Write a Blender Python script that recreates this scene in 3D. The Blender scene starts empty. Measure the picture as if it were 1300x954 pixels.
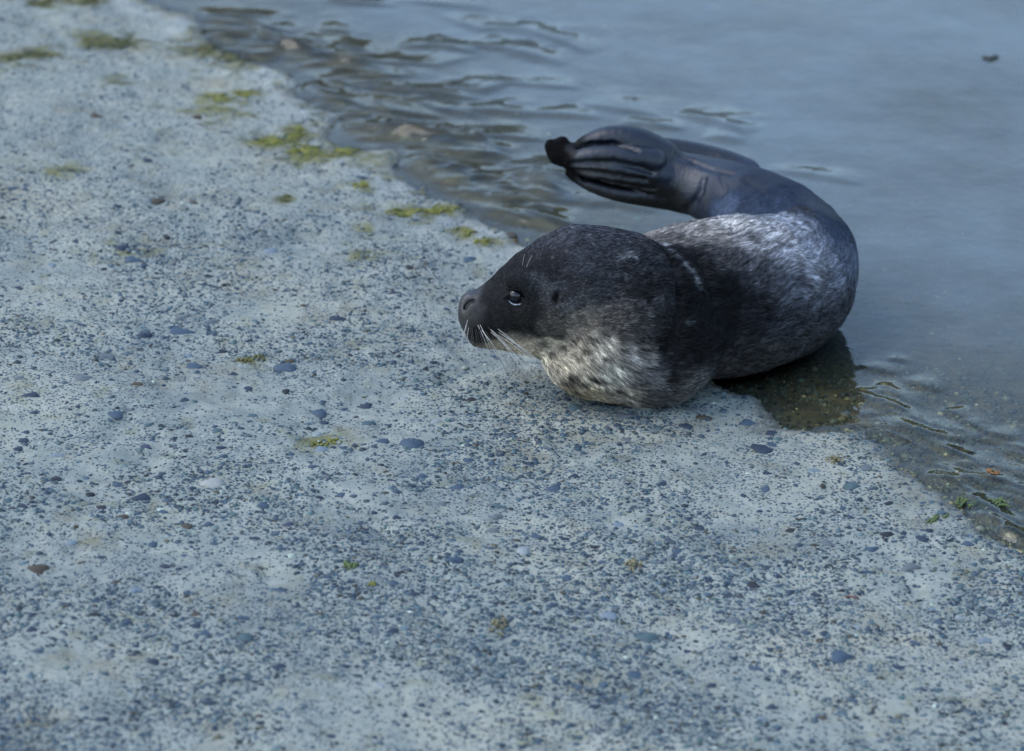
import bpy, math, random
import numpy as np
from mathutils import Vector, Matrix

rng = np.random.default_rng(7)
random.seed(7)
sc = bpy.context.scene
col = sc.collection

# ------------------------------------------------------------------ camera, sky, sun, exposure
PITCH, DIST, HFOV = math.radians(25.0), 4.5, math.radians(18.0)
CAM = np.array([0.0, -DIST * math.cos(PITCH), DIST * math.sin(PITCH)])
cam = bpy.data.cameras.new('camera')
cam.sensor_width = 36.0
cam.lens = 18.0 / math.tan(HFOV / 2)
cam.clip_start, cam.clip_end = 0.05, 1000.0
cam.dof.use_dof = True
cam.dof.focus_distance = 4.22
cam.dof.aperture_fstop = 4.6
cam_ob = bpy.data.objects.new('camera', cam)
cam_ob.location = CAM
cam_ob.rotation_euler = (math.pi / 2 - PITCH, 0, 0)
col.objects.link(cam_ob)
sc.camera = cam_ob

SUN_ELEV, SUN_AZ = math.radians(50), math.radians(-100)      # azimuth measured from +y towards +x
world = bpy.data.worlds.new('World')
sc.world = world
world.use_nodes = True
wn = world.node_tree
sky = wn.nodes.new('ShaderNodeTexSky')
sky.sky_type = 'NISHITA'
sky.sun_disc = False
sky.sun_elevation = SUN_ELEV
sky.sun_rotation = SUN_AZ
sky.air_density, sky.dust_density, sky.ozone_density = 1.3, .8, 1.2
wn.links.new(sky.outputs[0], wn.nodes['Background'].inputs[0])
wn.nodes['Background'].inputs[1].default_value = 0.15

sun = bpy.data.lights.new('sun', 'SUN')
sun.energy = 0.5
sun.angle = math.radians(40)
sun.color = (1.0, 0.95, 0.88)
sun_ob = bpy.data.objects.new('sun', sun)
sd = Vector((math.sin(SUN_AZ) * math.cos(SUN_ELEV), math.cos(SUN_AZ) * math.cos(SUN_ELEV), math.sin(SUN_ELEV)))
sun_ob.rotation_euler = sd.to_track_quat('Z', 'Y').to_euler()
col.objects.link(sun_ob)

sc.view_settings.view_transform = 'Standard'
sc.view_settings.look = 'None'
sc.view_settings.exposure = 1.3
sc.view_settings.gamma = 1.0
sc.view_settings.use_curve_mapping = False
sc.render.engine = 'CYCLES'
sc.cycles.use_denoising = True
sc.cycles.max_bounces = 8
sc.cycles.transparent_max_bounces = 12

# ------------------------------------------------------------------ helpers
W = 2 * math.tan(HFOV / 2)
FWD = np.array([0, math.cos(PITCH), -math.sin(PITCH)])
UP = np.array([0, math.sin(PITCH), math.cos(PITCH)])
RT = np.array([1.0, 0, 0])

def ray(u, v):
    """direction through a pixel of the 1300 x 954 photograph"""
    return FWD + (u - 650) / 1300 * W * RT - (v - 477) / 1300 * W * UP

def P(u, v, Y):
    d = ray(u, v)
    return CAM + d * ((Y - CAM[1]) / d[1])

def flat(u, v, z=0.0):
    d = ray(u, v)
    return CAM + d * ((z - CAM[2]) / d[2])

_T = np.random.default_rng(3).random((256, 256)).astype(np.float32)
_T3 = np.random.default_rng(4).random((64, 64, 64)).astype(np.float32)

def vn2(x, y):
    xi, yi = np.floor(x).astype(int), np.floor(y).astype(int)
    fx, fy = x - xi, y - yi
    fx, fy = fx * fx * fx * (fx * (fx * 6 - 15) + 10), fy * fy * fy * (fy * (fy * 6 - 15) + 10)
    a, b = _T[xi & 255, yi & 255], _T[(xi + 1) & 255, yi & 255]
    c, d = _T[xi & 255, (yi + 1) & 255], _T[(xi + 1) & 255, (yi + 1) & 255]
    return ((a * (1 - fx) + b * fx) * (1 - fy) + (c * (1 - fx) + d * fx) * fy) * 2 - 1

def fbm2(x, y, octs=4, gain=.5):
    s, a, t = 0, 1.0, 0
    for i in range(octs):
        s = s + a * vn2(x * 2 ** i + 17.3 * i, y * 2 ** i + 9.1 * i)
        t += a
        a *= gain
    return s / t

def vn3(p):
    i = np.floor(p).astype(int)
    f = p - i
    f = f * f * (3 - 2 * f)
    r = 0
    for dx in (0, 1):
        wx = f[:, 0] if dx else 1 - f[:, 0]
        for dy in (0, 1):
            wy = f[:, 1] if dy else 1 - f[:, 1]
            for dz in (0, 1):
                wz = f[:, 2] if dz else 1 - f[:, 2]
                r = r + wx * wy * wz * _T3[(i[:, 0] + dx) & 63, (i[:, 1] + dy) & 63, (i[:, 2] + dz) & 63]
    return r * 2 - 1

def sstep(a, b, x):
    t = np.clip((x - a) / (b - a), 0, 1)
    return t * t * (3 - 2 * t)

def mesh_np(name, verts, faces_flat, loop_tot, smooth=True):
    me = bpy.data.meshes.new(name)
    n = len(verts)
    me.vertices.add(n)
    me.vertices.foreach_set('co', np.asarray(verts, np.float32).ravel())
    nl, nf = len(faces_flat), len(loop_tot)
    me.loops.add(nl)
    me.loops.foreach_set('vertex_index', np.asarray(faces_flat, np.int32))
    me.polygons.add(nf)
    st = np.concatenate([[0], np.cumsum(loop_tot)[:-1]]).astype(np.int32)
    me.polygons.foreach_set('loop_start', st)
    me.update(calc_edges=True)
    me.validate()
    if smooth:
        me.polygons.foreach_set('use_smooth', np.ones(len(me.polygons), bool))
    return me

def attr(me, name, vals, kind='FLOAT'):
    a = me.attributes.new(name, 'FLOAT_COLOR' if kind == 'C' else 'FLOAT', 'POINT')
    if kind == 'C':
        c = np.ones((len(vals), 4), np.float32)
        c[:, :3] = vals
        a.data.foreach_set('color', c.ravel())
    else:
        a.data.foreach_set('value', np.asarray(vals, np.float32))

def link(name, me, mat=None, parent=None):
    o = bpy.data.objects.new(name, me)
    col.objects.link(o)
    if mat is not None and len(me.materials) == 0:
        me.materials.append(mat)
    o.parent = parent
    return o

def tag(o, label=None, cat=None, group=None, kind=None):
    for k, v in (('label', label), ('category', cat), ('group', group), ('kind', kind)):
        if v:
            o[k] = v
    return o

class NT:
    def __init__(self, name):
        self.m = bpy.data.materials.new(name)
        self.m.use_nodes = True
        self.t = self.m.node_tree
        self.b = self.t.nodes['Principled BSDF']
        self.o = self.t.nodes['Material Output']
    def n(self, typ, **kw):
        nd = self.t.nodes.new(typ)
        for k, v in kw.items():
            if k.startswith('i_'):
                nd.inputs[int(k[2:]) if k[2:].isdigit() else k[2:]].default_value = v
            else:
                setattr(nd, k, v)
        return nd
    def l(self, a, b):
        self.t.links.new(a, b)
    def math(self, op, a, b=None, clamp=False):
        nd = self.n('ShaderNodeMath', operation=op, use_clamp=clamp)
        for i, x in enumerate((a, b)):
            if x is None:
                continue
            if isinstance(x, (int, float)):
                nd.inputs[i].default_value = x
            else:
                self.l(x, nd.inputs[i])
        return nd.outputs[0]
    def mix(self, f, a, b, blend='MIX'):
        nd = self.n('ShaderNodeMix', data_type='RGBA', blend_type=blend)
        for s, x in ((0, f), (6, a), (7, b)):
            if isinstance(x, (int, float)):
                nd.inputs[s].default_value = x
            elif isinstance(x, tuple):
                nd.inputs[s].default_value = (*x, 1)
            else:
                self.l(x, nd.inputs[s])
        return nd.outputs[2]
    def ramp(self, fac, stops):
        nd = self.n('ShaderNodeValToRGB')
        e = nd.color_ramp.elements
        while len(e) < len(stops):
            e.new(0.5)
        for i, (p, c) in enumerate(stops):
            e[i].position = p
            e[i].color = (*c, 1) if isinstance(c, tuple) else (c, c, c, 1)
        self.l(fac, nd.inputs[0])
        return nd.outputs[0]
    def noise(self, scale, detail=4, rough=.55, vec=None):
        nd = self.n('ShaderNodeTexNoise', i_Scale=scale, i_Detail=detail, i_Roughness=rough)
        if vec is not None:
            self.l(vec, nd.inputs['Vector'])
        return nd.outputs[0]

# ------------------------------------------------------------------ the slipway and the bed of the water: one sheet
SHORE_PX = [(150, -25), (180, -5), (192, 5), (222, 16), (252, 22), (256, 44), (275, 62), (300, 74), (330, 84), (368, 93), (381, 108), (374, 118),
            (398, 138), (431, 145), (424, 160), (414, 176), (430, 190), (470, 194), (503, 190), (514, 200), (498, 214), (505, 224),
            (533, 240), (552, 252), (588, 264), (600, 280), (636, 290), (655, 304), (690, 330), (760, 390), (840, 440), (890, 478),
            (912, 490), (932, 498), (955, 503), (968, 520), (990, 543), (1040, 548), (1088, 549), (1122, 566), (1138, 590),
            (1158, 607), (1190, 628), (1222, 652), (1243, 680), (1270, 690), (1305, 707), (1345, 728)]
SH = np.array([flat(u, v)[:2] for u, v in SHORE_PX])
SH = np.vstack([SH[0] + (SH[0] - SH[-1]) * 60, SH, SH[-1] + (SH[-1] - SH[0]) * 60])
NRM = np.array([0.857, 0.515])

def poly_dist(x, y, pts):
    """unsigned distance, side (positive = left of direction), parameter 0..1 along"""
    best = np.full(x.shape, 1e9)
    side = np.zeros(x.shape)
    par = np.zeros(x.shape)
    seg = np.linalg.norm(np.diff(pts, axis=0), axis=1)
    cum = np.concatenate([[0], np.cumsum(seg)])
    for i in range(len(pts) - 1):
        a, b = pts[i], pts[i + 1]
        e = b - a
        L2 = e @ e
        t = np.clip(((x - a[0]) * e[0] + (y - a[1]) * e[1]) / L2, 0, 1)
        dx, dy = x - a[0] - t * e[0], y - a[1] - t * e[1]
        d = np.hypot(dx, dy)
        cr = e[0] * (y - a[1]) - e[1] * (x - a[0])
        # sharper rule at vertices: keep the segment whose normal faces the point most
        m = d < best - 1e-9
        tie = (np.abs(d - best) <= 1e-9) & (np.abs(cr) / math.sqrt(L2) > np.abs(side))
        m = m | tie
        best = np.where(m, np.minimum(d, best), best)
        side = np.where(m, cr / math.sqrt(L2), side)
        par = np.where(m, (cum[i] + t * seg[i]) / cum[-1], par)
    return best, side, par

def shore_sd(x, y):
    d, s, _ = poly_dist(x, y, SH)
    return np.where(s < 0, d, -d)            # land is on the right of the line: positive

def terrain(x, y, with_d=False):
    x, y = np.asarray(x, float), np.asarray(y, float)
    d = shore_sd(x, y)
    d = d + .013 * fbm2(x * 34 + 2, y * 34 + 60, 4, .6) * np.exp(-(d / .12) ** 2)
    land = 0.072 * np.minimum(d, 2.2) + 0.02 * np.clip(d - 2.2, 0, 6)
    bed = np.maximum(0.055 * d - 0.02 * np.clip(-d - .25, 0, 3), -1.8)
    flatbed = -.0012 - .012 * np.clip(-d, 0, .2) - .09 * np.clip(-d - .13, 0, 5)
    nearw = sstep(.12, -.08, y) * sstep(.25, .4, x)
    bed = bed * (1 - nearw) + np.maximum(flatbed, bed) * nearw
    h = np.where(d > 0, land, bed)
    near = np.exp(-(np.hypot(x, y) / 6) ** 2)
    edge = np.tanh(d / 0.007)
    h = h + 0.0042 * np.where(d > 0, edge, edge * .8)
    rough = sstep(0.0, .05, d) * .8 + .2
    n1 = fbm2(x * 5 + 3, y * 5, 3)
    n2 = fbm2(x * 22 + 40, y * 22 + 11, 3)
    n3 = fbm2(x * 75 + 5, y * 75 + 31, 3)
    h = h + near * (0.006 * n1 * sstep(0.02, .25, np.abs(d)) + 0.0032 * n2 * rough + (0.0017 + .0012 * nearw * (d < 0)) * n3)
    # shallow blistered pits and lifted cement skins
    pit = sstep(.25, .55, fbm2(x * 13 + 71, y * 13 + 5, 3))
    h = h - near * 0.006 * pit * sstep(.02, .1, d)
    return (h, d) if with_d else h

def ground_hit(u, v, lift=0.0):
    z = 0.03
    for _ in range(6):
        p = flat(u, v, z)
        z = float(lookup(HG, np.array([p[0]]), np.array([p[1]]))[0]) + lift
    return flat(u, v, z)

GS = .006
HX, HYY = np.arange(-1.6, 1.8, GS), np.arange(-1.5, 3.2, GS)
_a, _b = np.meshgrid(HX, HYY, indexing='ij')
HG, HD = terrain(_a.ravel(), _b.ravel(), True)
HG, HD = HG.reshape(_a.shape), HD.reshape(_a.shape)

def lookup(A, x, y):
    qx = np.clip((x - HX[0]) / GS, 0, A.shape[0] - 1.001); qy = np.clip((y - HYY[0]) / GS, 0, A.shape[1] - 1.001)
    i, j = qx.astype(int), qy.astype(int)
    fx, fy = qx - i, qy - j
    return (A[i, j] * (1 - fx) + A[i + 1, j] * fx) * (1 - fy) + (A[i, j + 1] * (1 - fx) + A[i + 1, j + 1] * fx) * fy

def axis(lo, hi, step, far):
    inner = np.arange(lo, hi + step / 2, step)
    out, s, x = [], step, 0.0
    while x < far:
        s *= 1.35
        x += s
        out.append(x)
    out = np.array(out)
    return np.concatenate([(lo - out)[::-1], inner, hi + out])

def grid_mesh(name, xs, ys, zfun):
    X, Y = np.meshgrid(xs, ys)
    r = zfun(X.ravel(), Y.ravel())
    Z = r[0] if isinstance(r, tuple) else r
    nx, ny = len(xs), len(ys)
    i = np.arange(nx * ny).reshape(ny, nx)
    q = np.stack([i[:-1, :-1], i[:-1, 1:], i[1:, 1:], i[1:, :-1]], -1).reshape(-1, 4)
    me = mesh_np(name, np.stack([X.ravel(), Y.ravel(), Z], 1), q.ravel(), np.full(len(q), 4))
    return me, X.ravel(), Y.ravel(), r

gm, GX, GY, (GZ, GD) = grid_mesh('slipway', axis(-1.0, 1.15, .006, 90), axis(-1.25, 2.3, .007, 90),
                                 lambda x, y: terrain(x, y, True))
ALG = [(104, 47, 176, 62), (238, 57, 292, 70), (268, 64, 326, 82), (256, 120, 300, 131), (292, 114, 328, 124), (322, 172, 372, 188), (358, 162, 394, 180),
       (360, 186, 420, 204), (410, 186, 466, 198), (-5, 66, 36, 80), (24, 66, 70, 74), (30, 0, 80, 8), (96, -2, 134, 7), (488, 263, 540, 279), (530, 262, 594, 272),
       (447, 231, 472, 241), (352, 247, 370, 257), (580, 290, 612, 300), (604, 303, 630, 311), (300, 453, 336, 462), (392, 556, 436, 568),
       (250, 135, 300, 150), (130, 98, 160, 106), (150, 315, 200, 322), (455, 285, 475, 295), (440, 320, 470, 330), (60, 210, 110, 222)]
alg = np.zeros(GX.shape)
_m = np.where((np.abs(GX) < 1.2) & (np.abs(GY) < 2.4))[0]
for u0, v0, u1, v1 in ALG:
    c_ = ground_hit((u0 + u1) / 2, (v0 + v1) / 2)
    hw = np.linalg.norm(ground_hit(u1, (v0 + v1) / 2) - ground_hit(u0, (v0 + v1) / 2)) / 2
    hh = np.linalg.norm(ground_hit((u0 + u1) / 2, v0) - ground_hit((u0 + u1) / 2, v1)) / 2
    e_ = np.exp(-((GX[_m] - c_[0]) / hw / 1.6) ** 2 - ((GY[_m] - c_[1]) / hh / 1.8) ** 2)
    alg[_m] = np.maximum(alg[_m], e_)
alg = np.maximum(alg, .42 * np.exp(-((GD - .01) / .05) ** 2) * sstep(.25, .6, GY))
alg = np.clip(alg * 1.6 + 1.3 * fbm2(GX * 40 + 6, GY * 40, 4) - .42, 0, 1)
attr(gm, 'algae', alg)
wet = 1 - sstep(0.0015, 0.0075, GZ + 0.0022 * fbm2(GX * 35, GY * 35, 3))
wet = np.maximum(wet, 1 - sstep(-.004, .016, GD + .006 * fbm2(GX * 28 + 9, GY * 28, 3)))
attr(gm, 'wet', wet)
attr(gm, 'bed', sstep(0.0, .05, -GD + .02 * fbm2(GX * 18 + 4, GY * 18, 3)))
attr(gm, 'crust', np.exp(-((GD - .025) / .05) ** 2) * (GD > 0) * sstep(.0, .4, GY))

def mat_slipway():
    k = NT('exposed aggregate concrete')
    tc = k.n('ShaderNodeTexCoord').outputs['Object']
    big = k.noise(3.2, 5, .6, tc)
    mid = k.noise(26, 5, .6, tc)
    fine = k.noise(240, 3, .6, tc)
    cem = k.ramp(big, [(.30, (.17, .195, .178)), (.5, (.25, .270, .228)), (.7, (.35, .338, .255))])
    cem = k.mix(k.math('MULTIPLY', k.ramp(mid, [(.42, 0.0), (.66, 1.0)]), .55), cem, (.39, .388, .315))
    tan = k.noise(15, 4, .6, k.n('ShaderNodeVectorMath', operation='ADD').outputs[0])
    # fine sand and grit
    vo = k.n('ShaderNodeTexVoronoi', i_Scale=230.0, i_Randomness=1.0)
    k.l(tc, vo.inputs['Vector'])
    cellr = k.n('ShaderNodeSeparateColor')
    k.l(vo.outputs['Color'], cellr.inputs[0])
    dens = k.ramp(k.noise(7.5, 4, .65, tc), [(.38, 0.16), (.56, .95)])
    isg = k.math('LESS_THAN', cellr.outputs[0], dens)
    edge = k.math('LESS_THAN', vo.outputs['Distance'], .42)
    gritm = k.math('MULTIPLY', isg, edge)
    gcol = k.ramp(cellr.outputs[1], [(0, (.022, .036, .052)), (.5, (.06, .088, .11)), (.8, (.13, .155, .16)), (1, (.38, .39, .35))])
    c = k.mix(k.math('MULTIPLY', gritm, .92), cem, gcol)
    # rusty and algal tint in the pits
    st = k.ramp(k.noise(11, 6, .7, tc), [(.52, 0.0), (.7, 1.0)])
    c = k.mix(k.math('MULTIPLY', st, .5), c, (.17, .14, .07))
    c = k.mix(k.math('MULTIPLY', k.ramp(fine, [(.3, 1.0), (.55, 0.0)]), .35), c, (.14, .15, .16))
    cr = k.n('ShaderNodeAttribute', attribute_name='crust').outputs['Fac']
    c = k.mix(k.math('MULTIPLY', cr, .35), c, (.40, .405, .38))
    c = k.mix(k.math('MULTIPLY', k.n('ShaderNodeAttribute', attribute_name='algae').outputs['Fac'], .8), c, k.ramp(mid, [(.35, (.05, .045, .012)), (.65, (.16, .15, .03))]))
    wet = k.n('ShaderNodeAttribute', attribute_name='wet').outputs['Fac']
    bed = k.n('ShaderNodeAttribute', attribute_name='bed').outputs['Fac']
    wc = k.mix(.82, c, (.065, .058, .042), 'MIX')
    wc = k.mix(k.math('MULTIPLY', gritm, .5), wc, gcol)
    silt = k.ramp(k.noise(20, 5, .65, tc), [(.35, (.10, .078, .032)), (.55, (.20, .15, .06)), (.75, (.30, .23, .10))])
    wc = k.mix(k.math('MULTIPLY', bed, .7), wc, silt)
    c = k.mix(wet, c, wc)
    k.l(c, k.b.inputs['Base Color'])
    k.l(k.math('SUBTRACT', .88, k.math('MULTIPLY', wet, .5)), k.b.inputs['Roughness'])
    k.b.inputs['Specular IOR Level'].default_value = .3
    hgt = k.math('ADD', k.math('MULTIPLY', fine, .5), k.math('ADD', k.math('MULTIPLY', k.noise(90, 4, .6, tc), 1.0), k.math('MULTIPLY', gritm, .35)))
    bp = k.n('ShaderNodeBump', i_Strength=1.0, i_Distance=.0024)
    k.l(hgt, bp.inputs['Height'])
    k.l(bp.outputs[0], k.b.inputs['Normal'])
    return k.m
slipway = tag(link('slipway', gm, mat_slipway()), kind='structure', label='pale exposed aggregate concrete slipway sloping into the water')

# ------------------------------------------------------------------ the water: a sheet with traced ripples
RIP = [[(304, 22), (336, 36), (364, 42)], [(324, 74), (360, 66), (380, 72)], [(396, 48), (424, 60)], [(412, 40), (438, 40)],
       [(432, 64), (460, 66)], [(430, 4), (484, 8)], [(516, 2), (560, 6), (604, 10)],
       [(572, 24), (612, 38), (660, 38), (700, 50), (740, 64)], [(516, 60), (556, 60), (592, 66)],
       [(460, 82), (508, 84), (556, 84), (590, 74)], [(504, 82), (528, 96), (538, 110)], [(608, 60), (644, 64), (696, 78)],
       [(564, 114), (612, 116), (644, 106)], [(660, 108), (716, 112)], [(528, 130), (556, 140), (604, 146)],
       [(612, 142), (660, 146)], [(688, 146), (744, 150)], [(756, 136), (826, 147)], [(544, 124), (596, 126)],
       [(438, 100), (504, 98)], [(460, 114), (476, 132), (496, 146)], [(434, 150), (472, 152), (514, 174)],
       [(524, 184), (580, 178), (612, 174)], [(548, 186), (596, 186), (636, 176), (684, 178)], [(520, 198), (562, 198)],
       [(660, 226), (704, 214)], [(576, 234), (628, 230)], [(628, 256), (664, 260)], [(728, 256), (780, 258), (820, 266)],
       [(804, 158), (852, 164)], [(872, 148), (912, 158), (940, 168)], [(904, 176), (936, 179)], [(988, 218), (1036, 224), (1080, 232)],
       [(1101, 467), (1130, 474)], [(1158, 485), (1180, 496)], [(1133, 457), (1149, 459)], [(1083, 505), (1122, 512), (1151, 524)],
       [(1204, 521), (1213, 530)], [(1219, 533), (1247, 547)], [(1226, 555), (1269, 562), (1308, 572)], [(1261, 551), (1283, 558)],
       [(1279, 572), (1305, 586)], [(1165, 533), (1194, 544), (1222, 547)], [(1094, 530), (1130, 528), (1165, 533)],
       [(1229, 590), (1265, 594), (1305, 608)], [(1268, 619), (1305, 630)], [(1130, 548), (1183, 566), (1222, 590), (1250, 600)],
       [(1258, 626), (1276, 640), (1305, 648)], [(1100, 541), (1150, 551), (1190, 566)], [(1180, 588), (1215, 602), (1250, 620)],
       [(1262, 668), (1290, 684), (1310, 690)], [(1235, 606), (1270, 612), (1305, 622)], [(1140, 540), (1190, 556), (1230, 560)]]
rr = np.random.default_rng(21)
for _ in range(54):      # little crossing ripples along the far shore
    u = rr.uniform(270, 700)
    lo = np.interp(u, [250, 380, 430, 510, 600, 700], [50, 110, 150, 200, 270, 300])
    v = lo - abs(rr.normal(0, 1)) * 45 - 4
    L, s = rr.uniform(18, 50), rr.uniform(-.1, .4)
    RIP.append([(u - L, v - L * s - rr.uniform(0, 3)), (u, v), (u + L, v + L * s * .6 + rr.uniform(-2, 4))])
for _ in range(46):      # wavelets over the gravel by the near shore
    u = rr.uniform(1060, 1310)
    lo = np.interp(u, [1060, 1122, 1160, 1243, 1310], [547, 560, 602, 672, 700])
    v = lo - rr.uniform(0, 1) ** 1.2 * 75 - 2
    L = rr.uniform(10, 28)
    RIP.append([(u - L, v - L * .38), (u, v), (u + L, v + L * .42)])

def water_z(x, y):
    d = shore_sd(x, y)
    z = np.zeros(x.shape)
    calm = sstep(-.15, .6, x * .857 + (y - .2) * -.1)
    amp = .0005 * (1.1 - calm)
    fade = np.exp(-(np.hypot(x, y) / 5) ** 2)
    z += fade * amp * fbm2((x * .6 + y * .2) * 26, y * 17, 3)
    z += fade * (.0012 * vn2(x * 3.1 + y * 1.4 + 5, y * 2.2) + .0005 * vn2(x * 9 + y * 3 + 5, y * 8 + 4) + .00022 * fbm2(x * 24 + 7, y * 30, 2))
    for k, r in enumerate(RIP):
        pts = np.array([flat(u, v)[:2] for u, v in r])
        pts = np.vstack([pts[0] - (pts[1] - pts[0]) * .4, pts, pts[-1] + (pts[-1] - pts[-2]) * .4])
        # smooth the polyline
        if len(pts) > 2:
            t = np.linspace(0, len(pts) - 1, (len(pts) - 1) * 3 + 1)
            pts = np.stack([np.interp(t, range(len(pts)), pts[:, 0]), np.interp(t, range(len(pts)), pts[:, 1])], 1)
        lo, hi = pts.min(0) - .42, pts.max(0) + .42
        m = np.where((x > lo[0]) & (x < hi[0]) & (y > lo[1]) & (y < hi[1]))[0]
        if len(m) == 0:
            continue
        near_shore = r[0][0] > 1050
        w = (.0065 if near_shore else .0105) * (1 + .25 * math.sin(k * 2.3))
        A = (.0026 if near_shore else .0056) * (1 + .3 * math.sin(k * 1.7 + 1))
        ds, sd_, pr = poly_dist(x[m], y[m], pts)
        back = np.clip(.5 + .5 * sd_ / (ds + .002), 0, 1)          # steep towards the shore, gentle behind
        ww = w * (1 + 3.2 * back * back * (3 - 2 * back)) * (1 + .35 * vn2(x[m] * 30 + k, y[m] * 30))
        z[m] += A * np.exp(-(ds / ww) ** 2) * np.sin(np.pi * np.clip(pr, .005, .995)) ** .85
    return z * sstep(.03, -.03, d) + (1 - sstep(.03, -.03, d)) * -.004

wm, WX, WY, _ = grid_mesh('water', axis(-.9, 1.3, .0055, 200), axis(-.85, 2.4, .0042, 200), water_z)
WD = -shore_sd(WX, WY)
attr(wm, 'murk', sstep(.04, .45, WD - .16 * np.exp(-((WX - .62) / .3) ** 2 - ((WY + .25) / .35) ** 2)))

def mat_water():
    k = NT('water')
    k.t.nodes.remove(k.b)
    tc = k.n('ShaderNodeTexCoord').outputs['Object']
    bp = k.n('ShaderNodeBump', i_Strength=.25, i_Distance=.002)
    k.l(k.noise(60, 3, .5, tc), bp.inputs['Height'])
    fr = k.n('ShaderNodeFresnel', i_IOR=1.45)
    k.l(bp.outputs[0], fr.inputs['Normal'])
    gl = k.n('ShaderNodeBsdfGlossy', i_Roughness=.03)
    k.l(bp.outputs[0], gl.inputs['Normal'])
    tr = k.n('ShaderNodeBsdfTransparent')
    tr.inputs[0].default_value = (.86, .92, .90, 1)
    mx = k.n('ShaderNodeMixShader')
    k.l(fr.outputs[0], mx.inputs[0])
    df = k.n('ShaderNodeBsdfDiffuse')                       # silt suspended in the deeper water
    df.inputs[0].default_value = (.17, .215, .235, 1)
    mk = k.n('ShaderNodeMixShader')
    mf = k.math('MULTIPLY', k.n('ShaderNodeAttribute', attribute_name='murk').outputs['Fac'],
                k.ramp(k.noise(3.2, 6, .65, tc), [(.3, .14), (.7, .55)]))
    k.l(mf, mk.inputs[0])
    k.l(tr.outputs[0], mk.inputs[1])
    k.l(df.outputs[0], mk.inputs[2])
    k.l(mk.outputs[0], mx.inputs[1])
    k.l(gl.outputs[0], mx.inputs[2])
    k.l(mx.outputs[0], k.o.inputs['Surface'])
    return k.m
water = tag(link('water', wm, mat_water()), kind='structure', label='calm shallow blue grey water with ripples along the slipway')

# ------------------------------------------------------------------ unseen hills added across the water to darken its reflections
def added_hills():
    na, nr = 220, 14
    V, Q = [], []
    for j in range(nr):
        for i in range(na):
            a = math.radians(-75 + 170 * i / (na - 1))
            r = 120 + 75 * j / (nr - 1)
            V.append((r * math.sin(a), r * math.cos(a), 0))
    V = np.array(V)
    t = np.repeat(np.arange(nr) / (nr - 1), na)
    ridge = 33 + 9 * fbm2(V[:, 0] * .02 + 3, V[:, 1] * .02, 4) + 3 * fbm2(V[:, 0] * .15, V[:, 1] * .15, 3)
    V[:, 2] = -2.2 + ridge * np.sin(np.pi * np.clip(t * 1.0, 0, 1)) ** .8
    for j in range(nr - 1):
        for i in range(na - 1):
            b = j * na + i
            Q.append((b, b + 1, b + na + 1, b + na))
    k = NT('added dark hills')
    tc = k.n('ShaderNodeTexCoord').outputs['Object']
    k.l(k.ramp(k.noise(.3, 5, .65, tc), [(.35, (.028, .032, .016)), (.6, (.06, .058, .03)), (.75, (.10, .09, .055))]), k.b.inputs['Base Color'])
    k.b.inputs['Roughness'].default_value = .9
    tag(link('added_hills', mesh_np('added_hills', V, np.array(Q).ravel(), np.full(len(Q), 4)), k.m), kind='structure', label='unseen low wooded hills added to darken the ripple reflections')
added_hills()

# ------------------------------------------------------------------ the stones of the concrete
def mat_stone():
    k = NT('aggregate stone')
    tc = k.n('ShaderNodeTexCoord').outputs['Object']
    a = k.n('ShaderNodeAttribute', attribute_name='stone').outputs['Color']
    n = k.ramp(k.noise(170, 4, .6, tc), [(.3, .62), (.7, 1.3)])
    c = k.mix(1.0, a, n, 'MULTIPLY')
    c = k.mix(k.math('MULTIPLY', k.ramp(k.noise(60, 5, .7, tc), [(.54, 0.0), (.7, 1.0)]), .3), c, (.30, .30, .28))
    k.l(c, k.b.inputs['Base Color'])
    k.b.inputs['Roughness'].default_value = .62
    k.b.inputs['Specular IOR Level'].default_value = .35
    bp = k.n('ShaderNodeBump', i_Strength=.35, i_Distance=.001)
    k.l(k.noise(300, 3, .6, tc), bp.inputs['Height'])
    k.l(bp.outputs[0], k.b.inputs['Normal'])
    return k.m
M_STONE = mat_stone()

PAL = np.array([(.028, .042, .070), (.042, .062, .098), (.062, .088, .125), (.085, .115, .15), (.075, .11, .125),
                (.03, .035, .045), (.13, .155, .175), (.22, .23, .225), (.34, .34, .32), (.10, .085, .06), (.055, .045, .035)])
PW = np.array([.17, .19, .16, .12, .08, .11, .07, .03, .02, .02, .03])

def dome(nseg, rings, seed, amp=.18):
    """unit stone: a full flattened pebble, irregular outline, top cap z 0..1, low skirt to -.6"""
    g = np.random.default_rng(seed)
    ph = g.uniform(0, 6.28, 3)
    V = [(0, 0, 1.0)]
    F = []
    for r in range(1, rings + 1):
        th = r / rings * (math.pi * .5 + .45)
        for s in range(nseg):
            a = 2 * math.pi * s / nseg
            k = 1 + amp * math.sin(2 * a + ph[0]) * .5 + amp * math.sin(3 * a + ph[1]) * .6 + amp * .5 * g.normal()
            V.append((math.cos(a) * math.sin(th) * k, math.sin(a) * math.sin(th) * k, math.cos(th) * (1 + .15 * g.normal())))
    for s in range(nseg):
        F.append((0, 1 + s, 1 + (s + 1) % nseg))
    for r in range(rings - 1):
        for s in range(nseg):
            a, b = 1 + r * nseg + s, 1 + r * nseg + (s + 1) % nseg
            F.append((a, a + nseg, b + nseg, b))
    return np.array(V), F

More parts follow.
